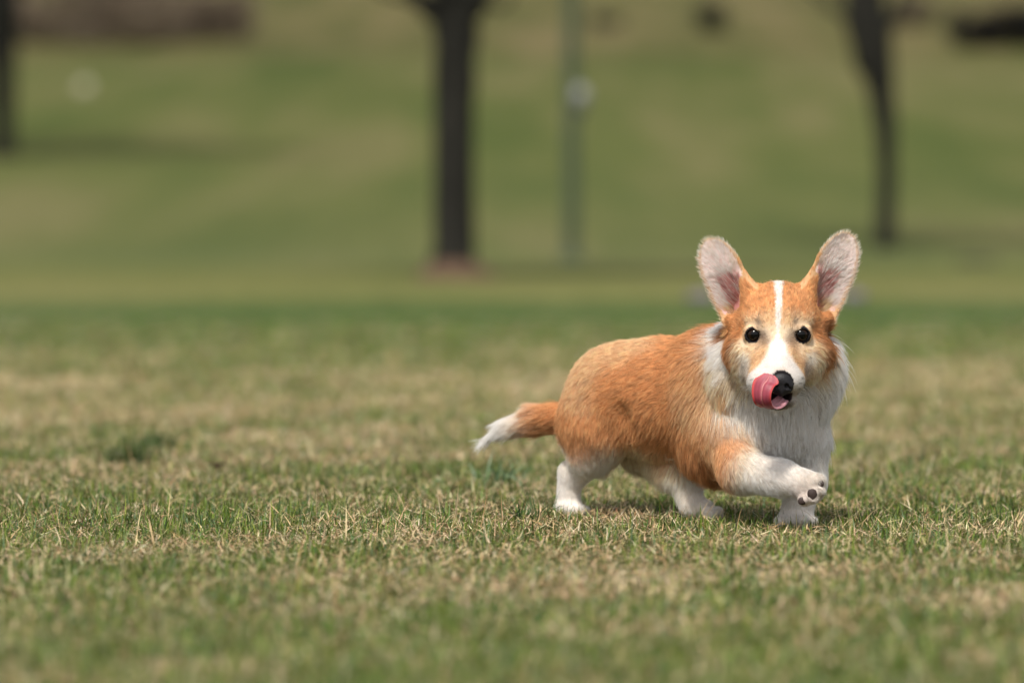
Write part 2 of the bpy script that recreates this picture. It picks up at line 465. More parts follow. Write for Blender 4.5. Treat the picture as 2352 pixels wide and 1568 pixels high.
# ears
class Ear:
    def __init__(e, B, T, nrm, W, flip):
        e.B = B; e.L = np.linalg.norm(T-B); e.b = (T-B)/e.L
        n = nrm-e.b*(nrm @ e.b); e.n = n/np.linalg.norm(n); e.a = np.cross(e.b, e.n)*flip; e.W = W   # a>0: outwards
    def coords(e, X):
        p = X-e.B.astype(np.float32)
        return p @ e.a.astype(np.float32), (p @ e.b.astype(np.float32))/e.L, p @ e.n.astype(np.float32)
    def w(e, t):
        up = np.sqrt(np.clip(1-(np.clip(t-.48, 0, 1)/.52)**2.3, 0, 1))
        dn = 1-.12*np.clip((.48-t)/.6, 0, 1.4)**2
        return e.W*np.where(t > .48, up, dn)
    def cup(e, a, t):   # position of the sheet along n (towards the viewer +)
        w = np.maximum(e.w(t), 6); q = np.clip(a/w, -1.2, 1.2)
        dep = 10+30*np.clip(.55-t, 0, 1)**1.1*1.6
        return -dep*(1-q*q)+6*t
    def sdf(e, X):
        a, t, c = e.coords(X)
        th = 3.6+4.5*np.clip(.35-t, 0, 1)
        f1 = (np.abs(a)-e.w(t))*.85; f2 = (np.abs(c-e.cup(a, t))-th)*.85
        f3 = np.maximum((t-1)*e.L, (-.28-t)*e.L)
        f = np.maximum(f1, f2); h = np.maximum(8-np.abs(f1-f2), 0)/8; f = f+h*h*2
        return np.maximum(f, f3)
EARS = [Ear(P(1697, 712, 0), P(1627, 548, 5), D(-.22, 0, -1), 52, 1),
        Ear(P(1882, 706, 0), P(1949, 535, 5), D(.24, 0, -1), 54, 1)]
for i_, e in enumerate(EARS):
    out = -1 if i_ == 0 else 1
    if e.a[0]*out < 0: e.a = -e.a
    c0 = e.B+e.b*e.L*.4
    sl, X = fd.sub(c0-155, c0+155)
    fd.merge(sl, e.sdf(X), 9)
    s_ = -1 if i_ == 0 else 1
    fd.cone(P(1788+s_*60, 676, -8), e.B-e.a*40+e.b*66-e.n*4, 26, 9, 16)      # fur wall at the inner root
    fd.cone(P(1788+s_*88, 745, 0), e.B+e.a*24-e.b*18-e.n*2, 26, 14, 18)
# eyes: lids
EYE = []
for px_, s_ in ((1728, 1), (1844, -1)):
    q, dd = fd.snap(px_+s_*5, 768)
    fd.ell(P(px_+s_*2, 768, dd+7), (24, 15, 20), 10)
    ec = P(px_+s_*5, 768, dd+5); EYE.append(ec)
    fd.cone(P(px_-s_*12, 756, dd+2), P(px_+s_*15, 755, dd-9), 7, 6.5, 6)       # upper lid
    fd.ell(ec, (18.5, 18.5, 16.5), 3, op='cut')
q, dd = fd.snap(1436, 985); fd.ell(q+Er*24, (26, 24, 55), 34, ROT, 'cut')      # flank hollow before the thigh
q, dd = fd.snap(1622, 1010); fd.ell(q+Er*25, (20, 24, 58), 32, ROT, 'cut')     # behind the shoulder
V, Q = fd.mesh(); V = smooth_mesh(V, Q, 2, .4)
# keep what belongs to the main body
N = vert_normals(V, Q)

# --- coat colour and flow tables
O = np.array([.75, .43, .205]); OL = np.array([.83, .58, .36]); OD = np.array([.58, .30, .13]); OX = np.array([.30, .12, .045])
CR = np.array([.87, .73, .54]); WH = np.array([.94, .925, .90]); WC = np.array([.90, .86, .79]); KK = np.array([.012, .010, .011])
PK = np.array([.52, .24, .23]); GY = np.array([.30, .24, .21])
CA = [  # px, py, colour
 (1622, 765, OD), (1600, 775, O), (1540, 775, O), (1480, 785, OL), (1420, 810, OL), (1360, 845, OL), (1320, 900, OL), (1300, 950, O), (1345, 900, OL*.8+O*.2),
 (1400, 880, O), (1460, 860, O), (1520, 850, O), (1580, 850, O), (1400, 940, O), (1460, 940, O), (1520, 930, O), (1540, 1000, O),
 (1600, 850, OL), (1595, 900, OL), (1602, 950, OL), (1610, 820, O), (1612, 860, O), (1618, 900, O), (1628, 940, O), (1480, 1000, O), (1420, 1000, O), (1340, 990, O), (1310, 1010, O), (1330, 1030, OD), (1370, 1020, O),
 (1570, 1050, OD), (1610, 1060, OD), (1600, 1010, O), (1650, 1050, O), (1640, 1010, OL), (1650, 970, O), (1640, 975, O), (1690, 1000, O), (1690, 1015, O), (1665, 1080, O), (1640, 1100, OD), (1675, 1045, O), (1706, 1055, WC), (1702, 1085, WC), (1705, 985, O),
 (1520, 1050, OL), (1475, 1040, CR), (1500, 1075, CR), (1450, 1045, CR), (1560, 1090, CR), (1600, 1110, WC), (1550, 1110, WC), (1660, 1125, CR),
 (1305, 1065, WC), (1340, 1065, WC), (1300, 1120, WH), (1310, 1165, WH), (1390, 1048, WC), (1370, 1060, WC), (1330, 1140, WC), (1275, 1165, WH),
 (1560, 1130, WC), (1590, 1140, WC), (1620, 1175, WC), (1640, 1180, WC), (1580, 1180, WC),
 (1280, 970, O), (1255, 955, O), (1250, 985, OD), (1228, 950, O), (1222, 985, O), (1200, 955, WH), (1190, 990, WC), (1165, 980, WH), (1130, 1003, WH),
 (1652, 768, WH), (1653, 790, WH), (1650, 820, WC), (1662, 800, WH), (1662, 830, WH), (1636, 800, O), (1632, 840, OL), (1645, 850, CR), (1640, 880, CR), (1665, 850, WC), (1690, 920, WH), (1600, 1128, WC), (1650, 1138, WC), (1685, 1142, WC), (1660, 900, OL), (1672, 912, O), (1650, 892, OL), (1665, 880, CR), (1690, 890, WC), (1650, 935, WC), (1640, 915, CR), (1680, 940, WH), (1670, 960, WC),
 (1710, 930, WH), (1720, 970, WH), (1700, 975, WC), (1760, 960, WH), (1800, 970, WH), (1850, 960, WH), (1740, 1000, WH), (1790, 1010, WH), (1850, 1010, WH), (1800, 1050, WH), (1850, 1060, WH), (1880, 1060, WH), (1890, 1000, WH), (1900, 960, WH),
 (1911, 945, O), (1905, 900, WH), (1925, 870, WH), (1935, 830, WH), (1930, 800, WC), (1870, 920, WH), (1840, 950, WH), (1750, 940, WH), (1790, 950, WH),
 (1728, 1040, WC), (1760, 1050, WH), (1720, 1080, WC), (1740, 1100, WH), (1790, 1080, WH), (1780, 1120, WH), (1840, 1090, WH), (1840, 1130, WH), (1880, 1100, WH), (1870, 1150, WH), (1710, 1110, WC),
 (1850, 1100, WC), (1830, 1170, WH), (1840, 1190, WH), (1800, 1195, WH), (1870, 1195, WH),
 # head
 (1745, 660, O), (1765, 665, O), (1722, 685, O), (1755, 700, O), (1700, 720, O), (1725, 725, O), (1705, 750, O), (1812, 660, O), (1832, 665, O), (1855, 685, O), (1820, 700, O), (1875, 720, O), (1850, 725, O), (1880, 750, O),
 (1765, 735, OL), (1812, 735, OL), (1772, 760, CR), (1802, 760, CR), (1740, 742, CR), (1710, 760, OL), (1832, 742, CR), (1862, 760, OL), (1745, 788, OL), (1750, 810, OL), (1735, 835, OL), (1722, 800, OL),
 (1828, 788, OL), (1822, 812, OL), (1838, 838, OL), (1850, 800, OL), (1705, 790, CR), (1710, 820, WC), (1712, 850, WC), (1695, 800, CR), (1690, 840, CR), (1700, 875, CR), (1690, 865, CR),
 (1866, 790, CR), (1862, 820, WC), (1868, 850, CR), (1880, 830, CR), (1880, 870, CR), (1895, 850, OL), (1880, 890, WC),
 (1680, 755, O), (1682, 785, OX*.5+OD*.5), (1676, 805, OD), (1674, 770, OX*.4+OD*.6), (1678, 825, OD), (1688, 815, OL), (1888, 765, OX*.4+OD*.6), (1893, 785, OX*.5+OD*.5), (1898, 808, OX*.3+OD*.7), (1903, 828, OD), (1885, 800, OL), (1925, 790, WH), (1928, 815, WH), (1925, 840, WH), (1922, 860, WH), (1910, 860, WC),
 (1722, 742, CR), (1736, 738, OL), (1850, 742, CR), (1834, 738, OL), (1706, 766, OD), (1692, 764, O), (1868, 766, OD), (1880, 764, O), (1728, 796, CR), (1842, 796, CR), (1752, 774, GY*.5), (1820, 774, GY*.5), (1748, 784, GY*.6+OL*.3), (1824, 784, GY*.6+OL*.3), (1716, 853, GY+WC*.3), (1856, 848, GY+WC*.3), (1738, 700, O), (1838, 700, O),
 (1787, 800, WH), (1770, 825, WH), (1805, 825, WH), (1787, 838, WC*np.array([1, .92, .90])), (1770, 850, WH), (1750, 850, WH), (1825, 852, WH), (1730, 865, WH), (1840, 868, WH), (1725, 890, WH), (1845, 890, WH), (1740, 915, WH), (1825, 915, WH), (1790, 940, WH), (1760, 935, WH), (1815, 935, WH), (1826, 906, GY), (1834, 898, WC*.7), (1818, 918, GY*.5), (1866, 1120, GY*.8+OL*.2), (1838, 1140, GY+PK*.2), (1883, 1100, WC*.8),
]
cap = np.array([fd.snap(a[0], a[1])[0] for a in CA]); cac = np.array([a[2] for a in CA])
cap[:, 1] -= FPX
FA = [  # px, py, flow (right, down, away), length, lift
 (1640, 775, (-1, .1, .6), 34, .25), (1520, 775, (-1, .15, .6), 22, .16), (1400, 800, (-1, .3, .5), 24, .22), (1330, 860, (-.6, .8, .3), 24, .22), (1300, 950, (-.2, 1, .1), 22, .25),
 (1500, 880, (-.95, .5, .5), 22, .14), (1420, 900, (-.8, .5, .4), 21, .14), (1600, 880, (-.6, .9, .4), 34, .2), (1600, 980, (-.45, 1, .2), 34, .2), (1500, 980, (-.6, .9, .3), 30, .2),
 (1400, 980, (-.3, 1, .1), 26, .2), (1330, 1030, (-.1, 1, 0), 22, .25), (1380, 1045, (-.1, 1, .1), 24, .25), (1560, 1070, (-.2, 1, .2), 48, .3), (1470, 1045, (-.25, 1, .2), 48, .3), (1640, 1100, (0, 1, .1), 55, .25), (1600, 1080, (-.1, 1, .1), 50, .25),
 (1300, 1110, (-.05, 1, 0), 12, .2), (1305, 1165, (0, 1, 0), 11, .25), (1590, 1130, (.1, 1, 0), 14, .2), (1560, 1120, (0, 1, 0), 20, .2), (1620, 1175, (.5, .8, -.2), 9, .2),
 (1650, 800, (-.55, .9, .4), 46, .38), (1640, 860, (-.45, 1, .1), 52, .32), (1690, 890, (-.35, 1, 0), 50, .3), (1660, 940, (.1, 1, -.1), 50, .25), (1720, 960, (.15, 1, 0), 58, .25),
 (1790, 980, (0, 1, -.1), 44, .24), (1850, 980, (.1, 1, 0), 44, .24), (1800, 1050, (.15, 1, 0), 36, .24), (1870, 1050, (-.1, 1, 0), 34, .25), (1930, 830, (.5, .9, .2), 56, .45), (1915, 900, (.25, 1, 0), 56, .38), (1905, 980, (0, 1, 0), 40, .25),
 (1660, 1040, (.1, 1, -.1), 26, .2), (1695, 1010, (.3, .9, -.2), 24, .2), (1740, 1055, (.75, .6, -.5), 16, .18), (1730, 1115, (.5, .9, -.3), 28, .25), (1790, 1090, (.8, .5, -.5), 13, .18), (1850, 1110, (.9, .3, -.5), 8, .2), (1700, 1100, (.3, 1, 0), 28, .25),
 (1850, 1090, (0, 1, 0), 20, .25), (1840, 1180, (0, 1, -.1), 11, .2),
 (1265, 960, (-1, .25, .2), 36, .15), (1200, 955, (-.95, .4, .2), 46, .14), (1150, 985, (-.85, .58, .1), 50, .10), (1200, 990, (-.95, .45, .1), 46, .2), (1230, 1000, (-1, .3, .2), 36, .25),
 (1765, 665, (-.25, -1, .5), 15, .24), (1815, 665, (.25, -1, .5), 15, .24), (1788, 720, (0, -1, .2), 9, .2), (1740, 720, (-.35, -.9, .3), 14, .26), (1835, 720, (.35, -.9, .3), 14, .26), (1788, 765, (0, -1, .1), 7, .2),
 (1700, 740, (-.8, -.3, .5), 16, .25), (1880, 740, (.8, -.3, .5), 16, .25), (1695, 790, (-.7, .5, .4), 20, .26), (1880, 790, (.7, .5, .4), 20, .26), (1673, 815, (-.6, .9, .3), 28, .4), (1903, 820, (.6, .9, .3), 28, .4), (1640, 830, (-.5, .9, .3), 38, .36), (1935, 830, (.45, .9, .3), 40, .38),
 (1690, 850, (-.55, .8, .3), 28, .3), (1885, 860, (.55, .8, .3), 28, .3), (1725, 815, (-.5, .8, .3), 9, .2), (1850, 815, (.5, .8, .3), 9, .2), (1745, 795, (-.5, .5, .3), 7, .2), (1828, 795, (.5, .5, .3), 7, .2),
 (1788, 825, (0, -.8, .4), 6, .25), (1750, 860, (-.8, -.1, .6), 6, .25), (1828, 860, (.8, -.1, .6), 6, .25), (1730, 890, (-.7, .3, .7), 7, .25), (1842, 890, (.7, .3, .7), 7, .25), (1790, 938, (0, .8, .6), 12, .3), (1750, 925, (-.4, .8, .5), 12, .3), (1825, 925, (.4, .8, .5), 12, .3),
]
fap = np.array([fd.snap(a[0], a[1])[0] for a in FA]); fap[:, 1] -= FPX
fad = np.array([D(*a[2]) for a in FA]); fal = np.array([a[3] for a in FA]); fai = np.array([a[4] for a in FA])

def to_px(Q):
    m = FPX/Q[:, 1]; return 1176+Q[:, 0]*m, 465+(750-Q[:, 2])*m
def softw(Q, A, sig):
    q = Q.copy(); q[:, 1] -= FPX
    out = np.empty((len(q), len(A)), np.float32)
    for s0 in range(0, len(q), 20000):
        d = ((q[s0:s0+20000, None, :]-A[None])**2).sum(-1)
        wt = np.exp(-(d-d.min(1)[:, None])/sig**2); out[s0:s0+20000] = wt/wt.sum(1)[:, None]
    return out
def in_ear(Q, Nn):
    """per point: ear index (-1 none), across q, along t, inner flag"""
    ei = np.full(len(Q), -1); off = np.zeros(len(Q)); qq = np.zeros(len(Q)); tt = np.zeros(len(Q)); inn = np.zeros(len(Q), bool); sg = np.zeros(len(Q))
    for i, e in enumerate(EARS):
        a, t, c = e.coords(Q.astype(np.float32))
        w_ = np.maximum(e.w(t), 6)
        m = (t > -.15) & (t < 1.05) & (np.abs(a) < w_+14) & (np.abs(c-e.cup(a, t)) < 16)
        ei[m] = i; qq[m] = (a/w_)[m]; tt[m] = t[m]; inn[m] = (((Nn @ e.n) > .12) & (np.abs(c-e.cup(a, t)) < 11))[m]
    return ei, qq, tt, inn
def coat(Q, Nn, jit=5.0, r=rng):
    Qj = Q+r.normal(0, jit, Q.shape)*np.array([1, 1, 1])
    px, py = to_px(Q); dep = Q[:, 1]-FPX
    bm = (px < 1640) | (py > 960)
    c = softw(Qj, cap, 14) @ cac
    c[bm] = softw(Qj[bm]+r.normal(0, jit, (bm.sum(), 3)), cap, 34) @ cac
    # blaze
    jx = px+r.normal(0, 1, len(px))*np.where(py > 780, 4.5, 1.6)
    front = (dep < 40) & (py < 845) & (py > 600)
    hw = np.interp(py, [600, 640, 700, 735, 765, 785, 805, 825, 845], [10, 9, 8.5, 6.5, 3.5, 5, 12, 25, 40])
    xc = np.interp(py, [640, 700, 770, 850], [1788, 1789, 1786, 1788])
    m = front & (np.abs(jx-xc) < hw); c[m] = WH*.92  # blaze white lowered in the coat colour against sunlight blowing out
    # dark brow marks
    for bx, by in ((1743, 742), (1827, 740)):
        g_ = np.exp(-(((px-bx)/7)**2+((py-by)/11)**2))*(dep < 0); c = c*(1-.7*g_[:, None])+GY*.5*.7*g_[:, None]
    mz = (py > 815) & (py < 950) & (dep < -60) & (px > 1700) & (px < 1865) & (c[:, 2] > .7); c[mz] *= .90  # sun-facing muzzle white toned down in the coat colour to offset glare
    for bx, by in ((1727, 872), (1733, 882), (1724, 886), (1738, 893), (1843, 868), (1838, 880), (1847, 883), (1836, 893)):   # whisker spots
        g_ = np.exp(-(((px-bx)/3)**2+((py-by)/2.5)**2))*(dep < -60); c = c*(1-.55*g_[:, None])
    ei, qq, tt, inn = in_ear(Q, Nn)
    m = (ei >= 0)
    c[m] = (OL*.6+O*.4)
    mi = m & inn
    edge = np.clip((np.abs(qq)-.70)/.25, 0, 1); top = np.clip((tt-.78)/.2, 0, 1); med = np.clip((-qq-.35)/.5, 0, 1)*np.clip(1.0-tt*.9, 0, 1)
    f = np.clip(np.maximum(np.maximum(edge*.8, top*.7), med), 0, 1)[:, None]
    inner = WH*np.array([1, .94, .92])
    c[mi] = (inner*(1-f)+(OL*.55+CR*.45)*f)[mi]
    dpp = mi & (tt < .42) & (np.abs(qq+.2) < .45) & (r.uniform(0, 1, len(px)) < .65); c[dpp] = np.array([.66, .36, .34])
    mo = m & (qq < -.8) & (tt < .6); c[mo] = O*.8+OL*.2
    low = mi & (tt < .05)
    c[low] = (CR*.6+OL*.4)
    return c, ei, qq, tt, inn

DOG = empty('corgi_puppy', (0, 0, 0))
tag(DOG, 'orange and white corgi puppy trotting over the lawn, licking its nose', 'dog')
NOSE = P(1794, 881, -186)
cV, ei, qq, tt, inn = coat(V, N, 1.0)
px, py = to_px(V); dep = V[:, 1]-FPX
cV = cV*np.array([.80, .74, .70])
cV[(ei >= 0)] = (O*.6+OL*.2)
m = (ei >= 0) & inn & (np.abs(qq) < .78) & (tt > .02)
pk = np.clip(1.1-np.abs(tt-.2)*.95, 0.3, 1)*np.clip(1.15-np.abs(qq)*.7, .1, 1)
cV[m] = (WC*.8*(1-pk[:, None])+np.array([.66, .36, .34])*pk[:, None])[m]
deep = m & (tt < .42) & (np.abs(qq+.15) < .5); cV[deep] = np.array([.58, .28, .27])
cV[(ei >= 0) & ~m] *= .9
def eyemask(Q):
    ds = []
    for e, s_ in zip(EYE, (1, -1)):
        x = (Q[:, 0]-e[0])*s_; z = Q[:, 2]-e[2]; x = np.where(x > 0, x/1.38, x/1.12); z = z+.22*np.maximum(x, 0)
        ds.append(np.sqrt(x**2+(z/1.1)**2+(Q[:, 1]-e[1])**2))
    return np.min(ds, axis=0)
de = eyemask(V); cV[de < 21.5] = KK*1.5
def mouthmask(Q):
    p = (Q-P(1794, 912, -182))/np.array([33, 47, 16]); return np.linalg.norm(p, axis=1)
mm_ = mouthmask(V); cV[mm_ < 1] = np.array([.03, .018, .018])
nm = np.linalg.norm((V-NOSE)/np.array([29, 30, 32]), axis=1); cV[nm < 1] = KK
M_skin = material('coat_skin', rough=.8, spec=.15, attr='Col')
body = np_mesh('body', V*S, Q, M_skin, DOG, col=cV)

# --- fur
tri = np.concatenate([Q[:, [0, 1, 2]], Q[:, [0, 2, 3]]])
def fur(name, count, mat, sel=None, lenmul=1.0, rad=.40, npt=5):
    e1 = V[tri[:, 1]]-V[tri[:, 0]]; e2 = V[tri[:, 2]]-V[tri[:, 0]]
    area = np.linalg.norm(np.cross(e1, e2), axis=1)/2
    cen = V[tri].mean(1)
    wl = softw(cen, fap, 28) @ fal
    wt = area*(22/np.clip(wl, 6, 60))**.75
    k = rng.choice(len(tri), count, p=wt/wt.sum())
    u = rng.uniform(0, 1, (count, 2)); fl = u.sum(1) > 1; u[fl] = 1-u[fl]
    w3 = np.stack([1-u.sum(1), u[:, 0], u[:, 1]], 1)
    root = (V[tri[k]]*w3[:, :, None]).sum(1); nrm = (N[tri[k]]*w3[:, :, None]).sum(1)
    nrm /= np.linalg.norm(nrm, axis=1)[:, None]
    px, py = to_px(root); dep = root[:, 1]-FPX
    ok = (eyemask(root) > 20.5) & (mouthmask(root) > 1.0) & (np.linalg.norm((root-NOSE)/np.array([26, 30, 28]), axis=1) > 1) & (root[:, 2] > 4)
    for q, r_ in PADS: ok &= np.linalg.norm(root-q, axis=1) > r_
    ei, _, tt0, inn0 = in_ear(root, nrm)
    ok &= ~((ei >= 0) & inn0 & (rng.uniform(0, 1, count) > .75))
    root, nrm = root[ok], nrm[ok]; n = len(root)
    wt = softw(root, fap, 30)
    dr = wt @ fad; L = wt @ fal; lift = wt @ fai
    c, ei, qq, tt, inn = coat(root, nrm, 5.0)
    px, py = to_px(root); dep = root[:, 1]-FPX
    de = eyemask(root); L = np.where(de < 40, np.minimum(L, 6+(de-20)*.25), L)
    # near the mouth and nose short
    dm = np.linalg.norm(root-NOSE, axis=1); L = np.where(dm < 60, np.minimum(L, 3.5+dm*.05), L)
    # ears
    for i, e in enumerate(EARS):
        m = ei == i
        q_, t_ = qq[m], tt[m]
        out = e.b[None]*.9+e.a[None]*(.25+.55*np.clip(q_, -1, 1))[:, None]
        dr[m] = np.where(inn[m][:, None], out+e.n[None]*.1, e.b[None]+e.a[None]*(.25*q_)[:, None])
        Li = 12+26*np.clip(1-np.abs(q_)*1.0, 0, 1)*np.clip(1.05-t_, .15, 1)
        L[m] = np.where(inn[m], Li, 5.5)
        lift[m] = np.where(inn[m], .07, .16)
    # outer side of the far flank flows the same way
    dr /= np.linalg.norm(dr, axis=1)[:, None]+1e-9
    # wavy clumped look
    J = np.stack([vnoise(root, 46, 21), vnoise(root, 46, 22), vnoise(root, 46, 23)], 1)*.17
    J += np.stack([vnoise(root, 17, 24), vnoise(root, 17, 25), vnoise(root, 17, 26)], 1)*.085
    J[ei >= 0] *= .2
    dr = dr+J+rng.normal(0, .07, (n, 3))
    tan = dr-nrm*(dr*nrm).sum(1)[:, None]; tan /= np.linalg.norm(tan, axis=1)[:, None]+1e-9
    lift = np.clip(lift+rng.normal(0, .06, n), .03, .9)
    L = L*rng.uniform(.65, 1.15, n)*lenmul
    st = rng.uniform(0, 1, n) < .03; L = np.where(st, L*1.25, L); lift = np.where(st, lift+.18, lift)
    P0 = root-nrm*1.0
    pts = np.zeros((n, npt, 3)); p = P0.copy(); pts[:, 0] = p
    d = tan*np.sqrt(np.clip(1-(lift+.15)**2, .05, 1))[:, None]+nrm*(lift+.15)[:, None]
    for j in range(1, npt):
        p = p+d*(L/(npt-1))[:, None]; pts[:, j] = p
        d = d*.8+tan*.25-nrm*.06+np.array([0, 0, -.012])*(L/20)[:, None]; d /= np.linalg.norm(d, axis=1)[:, None]
    # clumps
    nc = n//9; ci = rng.choice(n, nc, replace=False)
    kd = kdtree.KDTree(nc)
    for a_, b_ in enumerate(ci): kd.insert(root[b_], a_)
    kd.balance()
    near = np.array([ci[kd.find(r_)[1]] for r_ in root])
    amt = rng.uniform(.05, .42, n)*np.where(ei >= 0, .3, 1)*np.clip((L-8)/14, 0, 1)*np.where(np.linalg.norm(root-root[near], axis=1) < 11, 1, 0)
    for j in range(1, npt):
        t = j/(npt-1); pts[:, j] += (pts[near, j]-pts[:, j])*(amt*t**1.3)[:, None]
    pts[:, :, 2] = np.maximum(pts[:, :, 2], 2)
    # colour: natural variation between strands and locks
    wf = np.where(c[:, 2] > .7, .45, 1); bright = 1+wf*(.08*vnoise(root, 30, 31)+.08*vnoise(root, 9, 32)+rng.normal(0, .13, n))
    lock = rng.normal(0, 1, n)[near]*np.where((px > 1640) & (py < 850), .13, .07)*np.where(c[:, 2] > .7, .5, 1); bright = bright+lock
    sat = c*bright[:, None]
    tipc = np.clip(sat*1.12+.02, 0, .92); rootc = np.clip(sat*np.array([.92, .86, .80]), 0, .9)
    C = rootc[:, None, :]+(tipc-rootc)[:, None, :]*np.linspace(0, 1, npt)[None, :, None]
    cu = bpy.data.hair_curves.new(name); cu.add_curves([npt]*n)
    cu.attributes['position'].data.foreach_set('vector', (pts.reshape(-1, 3)*S).astype(np.float32).ravel())
    ra = cu.attributes.get('radius') or cu.attributes.new('radius', 'FLOAT', 'POINT')
    prof = np.array([1, .95, .8, .55, .12])[:npt]
    rr = (rad*np.clip(L/20, .7, 1.25))[:, None]*prof[None, :]*S
    ra.data.foreach_set('value', rr.astype(np.float32).ravel())
    ca = cu.attributes.new('Col', 'FLOAT_COLOR', 'POINT')
    cc = np.ones((n*npt, 4), np.float32); cc[:, :3] = C.reshape(-1, 3)
    ca.data.foreach_set('color', cc.ravel())
    cu.materials.append(mat)
    o = bpy.data.objects.new(name, cu); sc.collection.objects.link(o); o.parent = DOG
    return o
def fur_build(n, l, p):
    tr = n.new('ShaderNodeBsdfTranslucent'); at = n.new('ShaderNodeAttribute'); at.attribute_name = 'Col'
    mx = n.new('ShaderNodeMixShader'); mx.inputs[0].default_value = .48
    out = [k for k in n if k.type == 'OUTPUT_MATERIAL'][0]
    l.new(at.outputs['Color'], tr.inputs[0]); l.new(p.outputs[0], mx.inputs[1]); l.new(tr.outputs[0], mx.inputs[2])
    l.new(mx.outputs[0], out.inputs[0])
M_fur = material('fur_strand', rough=.7, spec=.15, attr='Col', build=fur_build)

# toe pads of the lifted paw and of the far hind paw
PADS = []
pad_spec = [(1885, 1112, (7, 4, 9.5)), (1866, 1134, (11, 4.5, 13)), (1843, 1150, (11, 4.5, 9))]
M_pad = material('paw_pad_leather', (.045, .028, .023), .65, spec=.4)
def blob(name, c, r, mat, parent, seg=24, rot=None, fn=None):
    th = np.linspace(0, math.pi, seg//2+1); ph = np.linspace(0, 2*math.pi, seg, endpoint=False)
    T, Ph = np.meshgrid(th, ph, indexing='ij')
    U = np.stack([np.sin(T)*np.cos(Ph), np.sin(T)*np.sin(Ph), np.cos(T)], -1).reshape(-1, 3)
    X = U*np.array(r)
    if fn: X = fn(U, X)
    if rot is not None: X = X @ np.asarray(rot)
    i, j = np.meshgrid(np.arange(seg//2), np.arange(seg), indexing='ij'); i = i.ravel(); j = j.ravel(); j2 = (j+1) % seg
    F = np.stack([i*seg+j, (i+1)*seg+j, (i+1)*seg+j2, i*seg+j2], 1)
    return np_mesh(name, (X+c)*S, F, mat, parent)
for (x_, y_, r_) in pad_spec:
    q, dd = fd.snap(x_, y_)
    blob('paw_pad', q+np.array([0, .3, 0]), np.array(r_)*1.0, M_pad, DOG, fn=lambda U, X: X*(1+.07*vnoise(U+x_, 1.8, 44))[:, None]); PADS.append((q, max(r_)+1))
for x_, y_ in ((1636, 1189), (1620, 1193)):
    q, dd = fd.snap(x_, y_); blob('paw_pad', q, (6, 5, 8), M_pad, DOG); PADS.append((q, 8))
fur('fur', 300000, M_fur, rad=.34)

# eyes
def eye_build(n, l, p):
    tc = n.new('ShaderNodeTexCoord'); g_ = n.new('ShaderNodeVectorMath'); g_.operation = 'LENGTH'
    mp = n.new('ShaderNodeMapping'); mp.inputs['Scale'].default_value = (1, 0, 1)
    l.new(tc.outputs['Object'], mp.inputs[0]); l.new(mp.outputs[0], g_.inputs[0])
    r = n.new('ShaderNodeValToRGB'); e = r.color_ramp.elements
    e[0].position = .0; e[0].color = (.003, .003, .003, 1); e[1].position = 1; e[1].color = (.02, .012, .01, 1)
    for pos, c in ((.45, (.003, .003, .003)), (.52, (.012, .006, .003)), (.74, (.018, .008, .004)), (.80, (.006, .005, .005))):
        k = e.new(pos); k.color = (*c, 1)
    m = n.new('ShaderNodeMath'); m.operation = 'MULTIPLY'; m.inputs[1].default_value = 1/(18.5*S)
    l.new(g_.outputs['Value'], m.inputs[0]); l.new(m.outputs[0], r.inputs[0]); l.new(r.outputs[0], p.inputs['Base Color'])
M_eye = material('eye_dark', (.01, .008, .007), .04, spec=.22, build=eye_build)
for ec in EYE:
    o = blob('eye', np.zeros(3), (18.0, 18.0, 16.8), M_eye, DOG, 32); o.location = tuple(ec*S)
# nose
def nose_build(n, l, p):
    t = n.new('ShaderNodeTexVoronoi'); t.inputs['Scale'].default_value = 900
    tc = n.new('ShaderNodeTexCoord'); l.new(tc.outputs['Object'], t.inputs['Vector'])
    b = n.new('ShaderNodeBump'); b.inputs['Strength'].default_value = .5; b.inputs['Distance'].default_value = .0006
    l.new(t.outputs['Distance'], b.inputs['Height']); l.new(b.outputs[0], p.inputs['Normal'])
M_nose = material('nose_leather', (.010, .009, .011), .5, spec=.35, build=nose_build)
nf = Field(NOSE-50, NOSE+50, 1.5)
nf.ell(NOSE+np.array([0, 5, 8]), (26, 21, 20), 8)
nf.ell(NOSE+np.array([-11, 0, -6]), (16, 15, 17), 8); nf.ell(NOSE+np.array([12, 0, -6]), (16, 15, 17), 8)
nf.ell(NOSE+np.array([0, 0, -16]), (9, 13, 14), 8)
for s_ in (-1, 1):
    nf.ell(NOSE+np.array([s_*12, -15, -5]), (5, 9, 5.5), 3, op='cut'); nf.cone(NOSE+np.array([s_*15, -12, -8]), NOSE+np.array([s_*24, -6, -12]), 3, 2, 3, op='cut')
nf.cone(NOSE+np.array([0, -17, -2]), NOSE+np.array([0, -14, -30]), 1.6, 1.6, 3, op='cut')
nv, nq = nf.mesh(); nv = smooth_mesh(nv, nq, 3)
np_mesh('nose', nv*S, nq, M_nose, DOG)

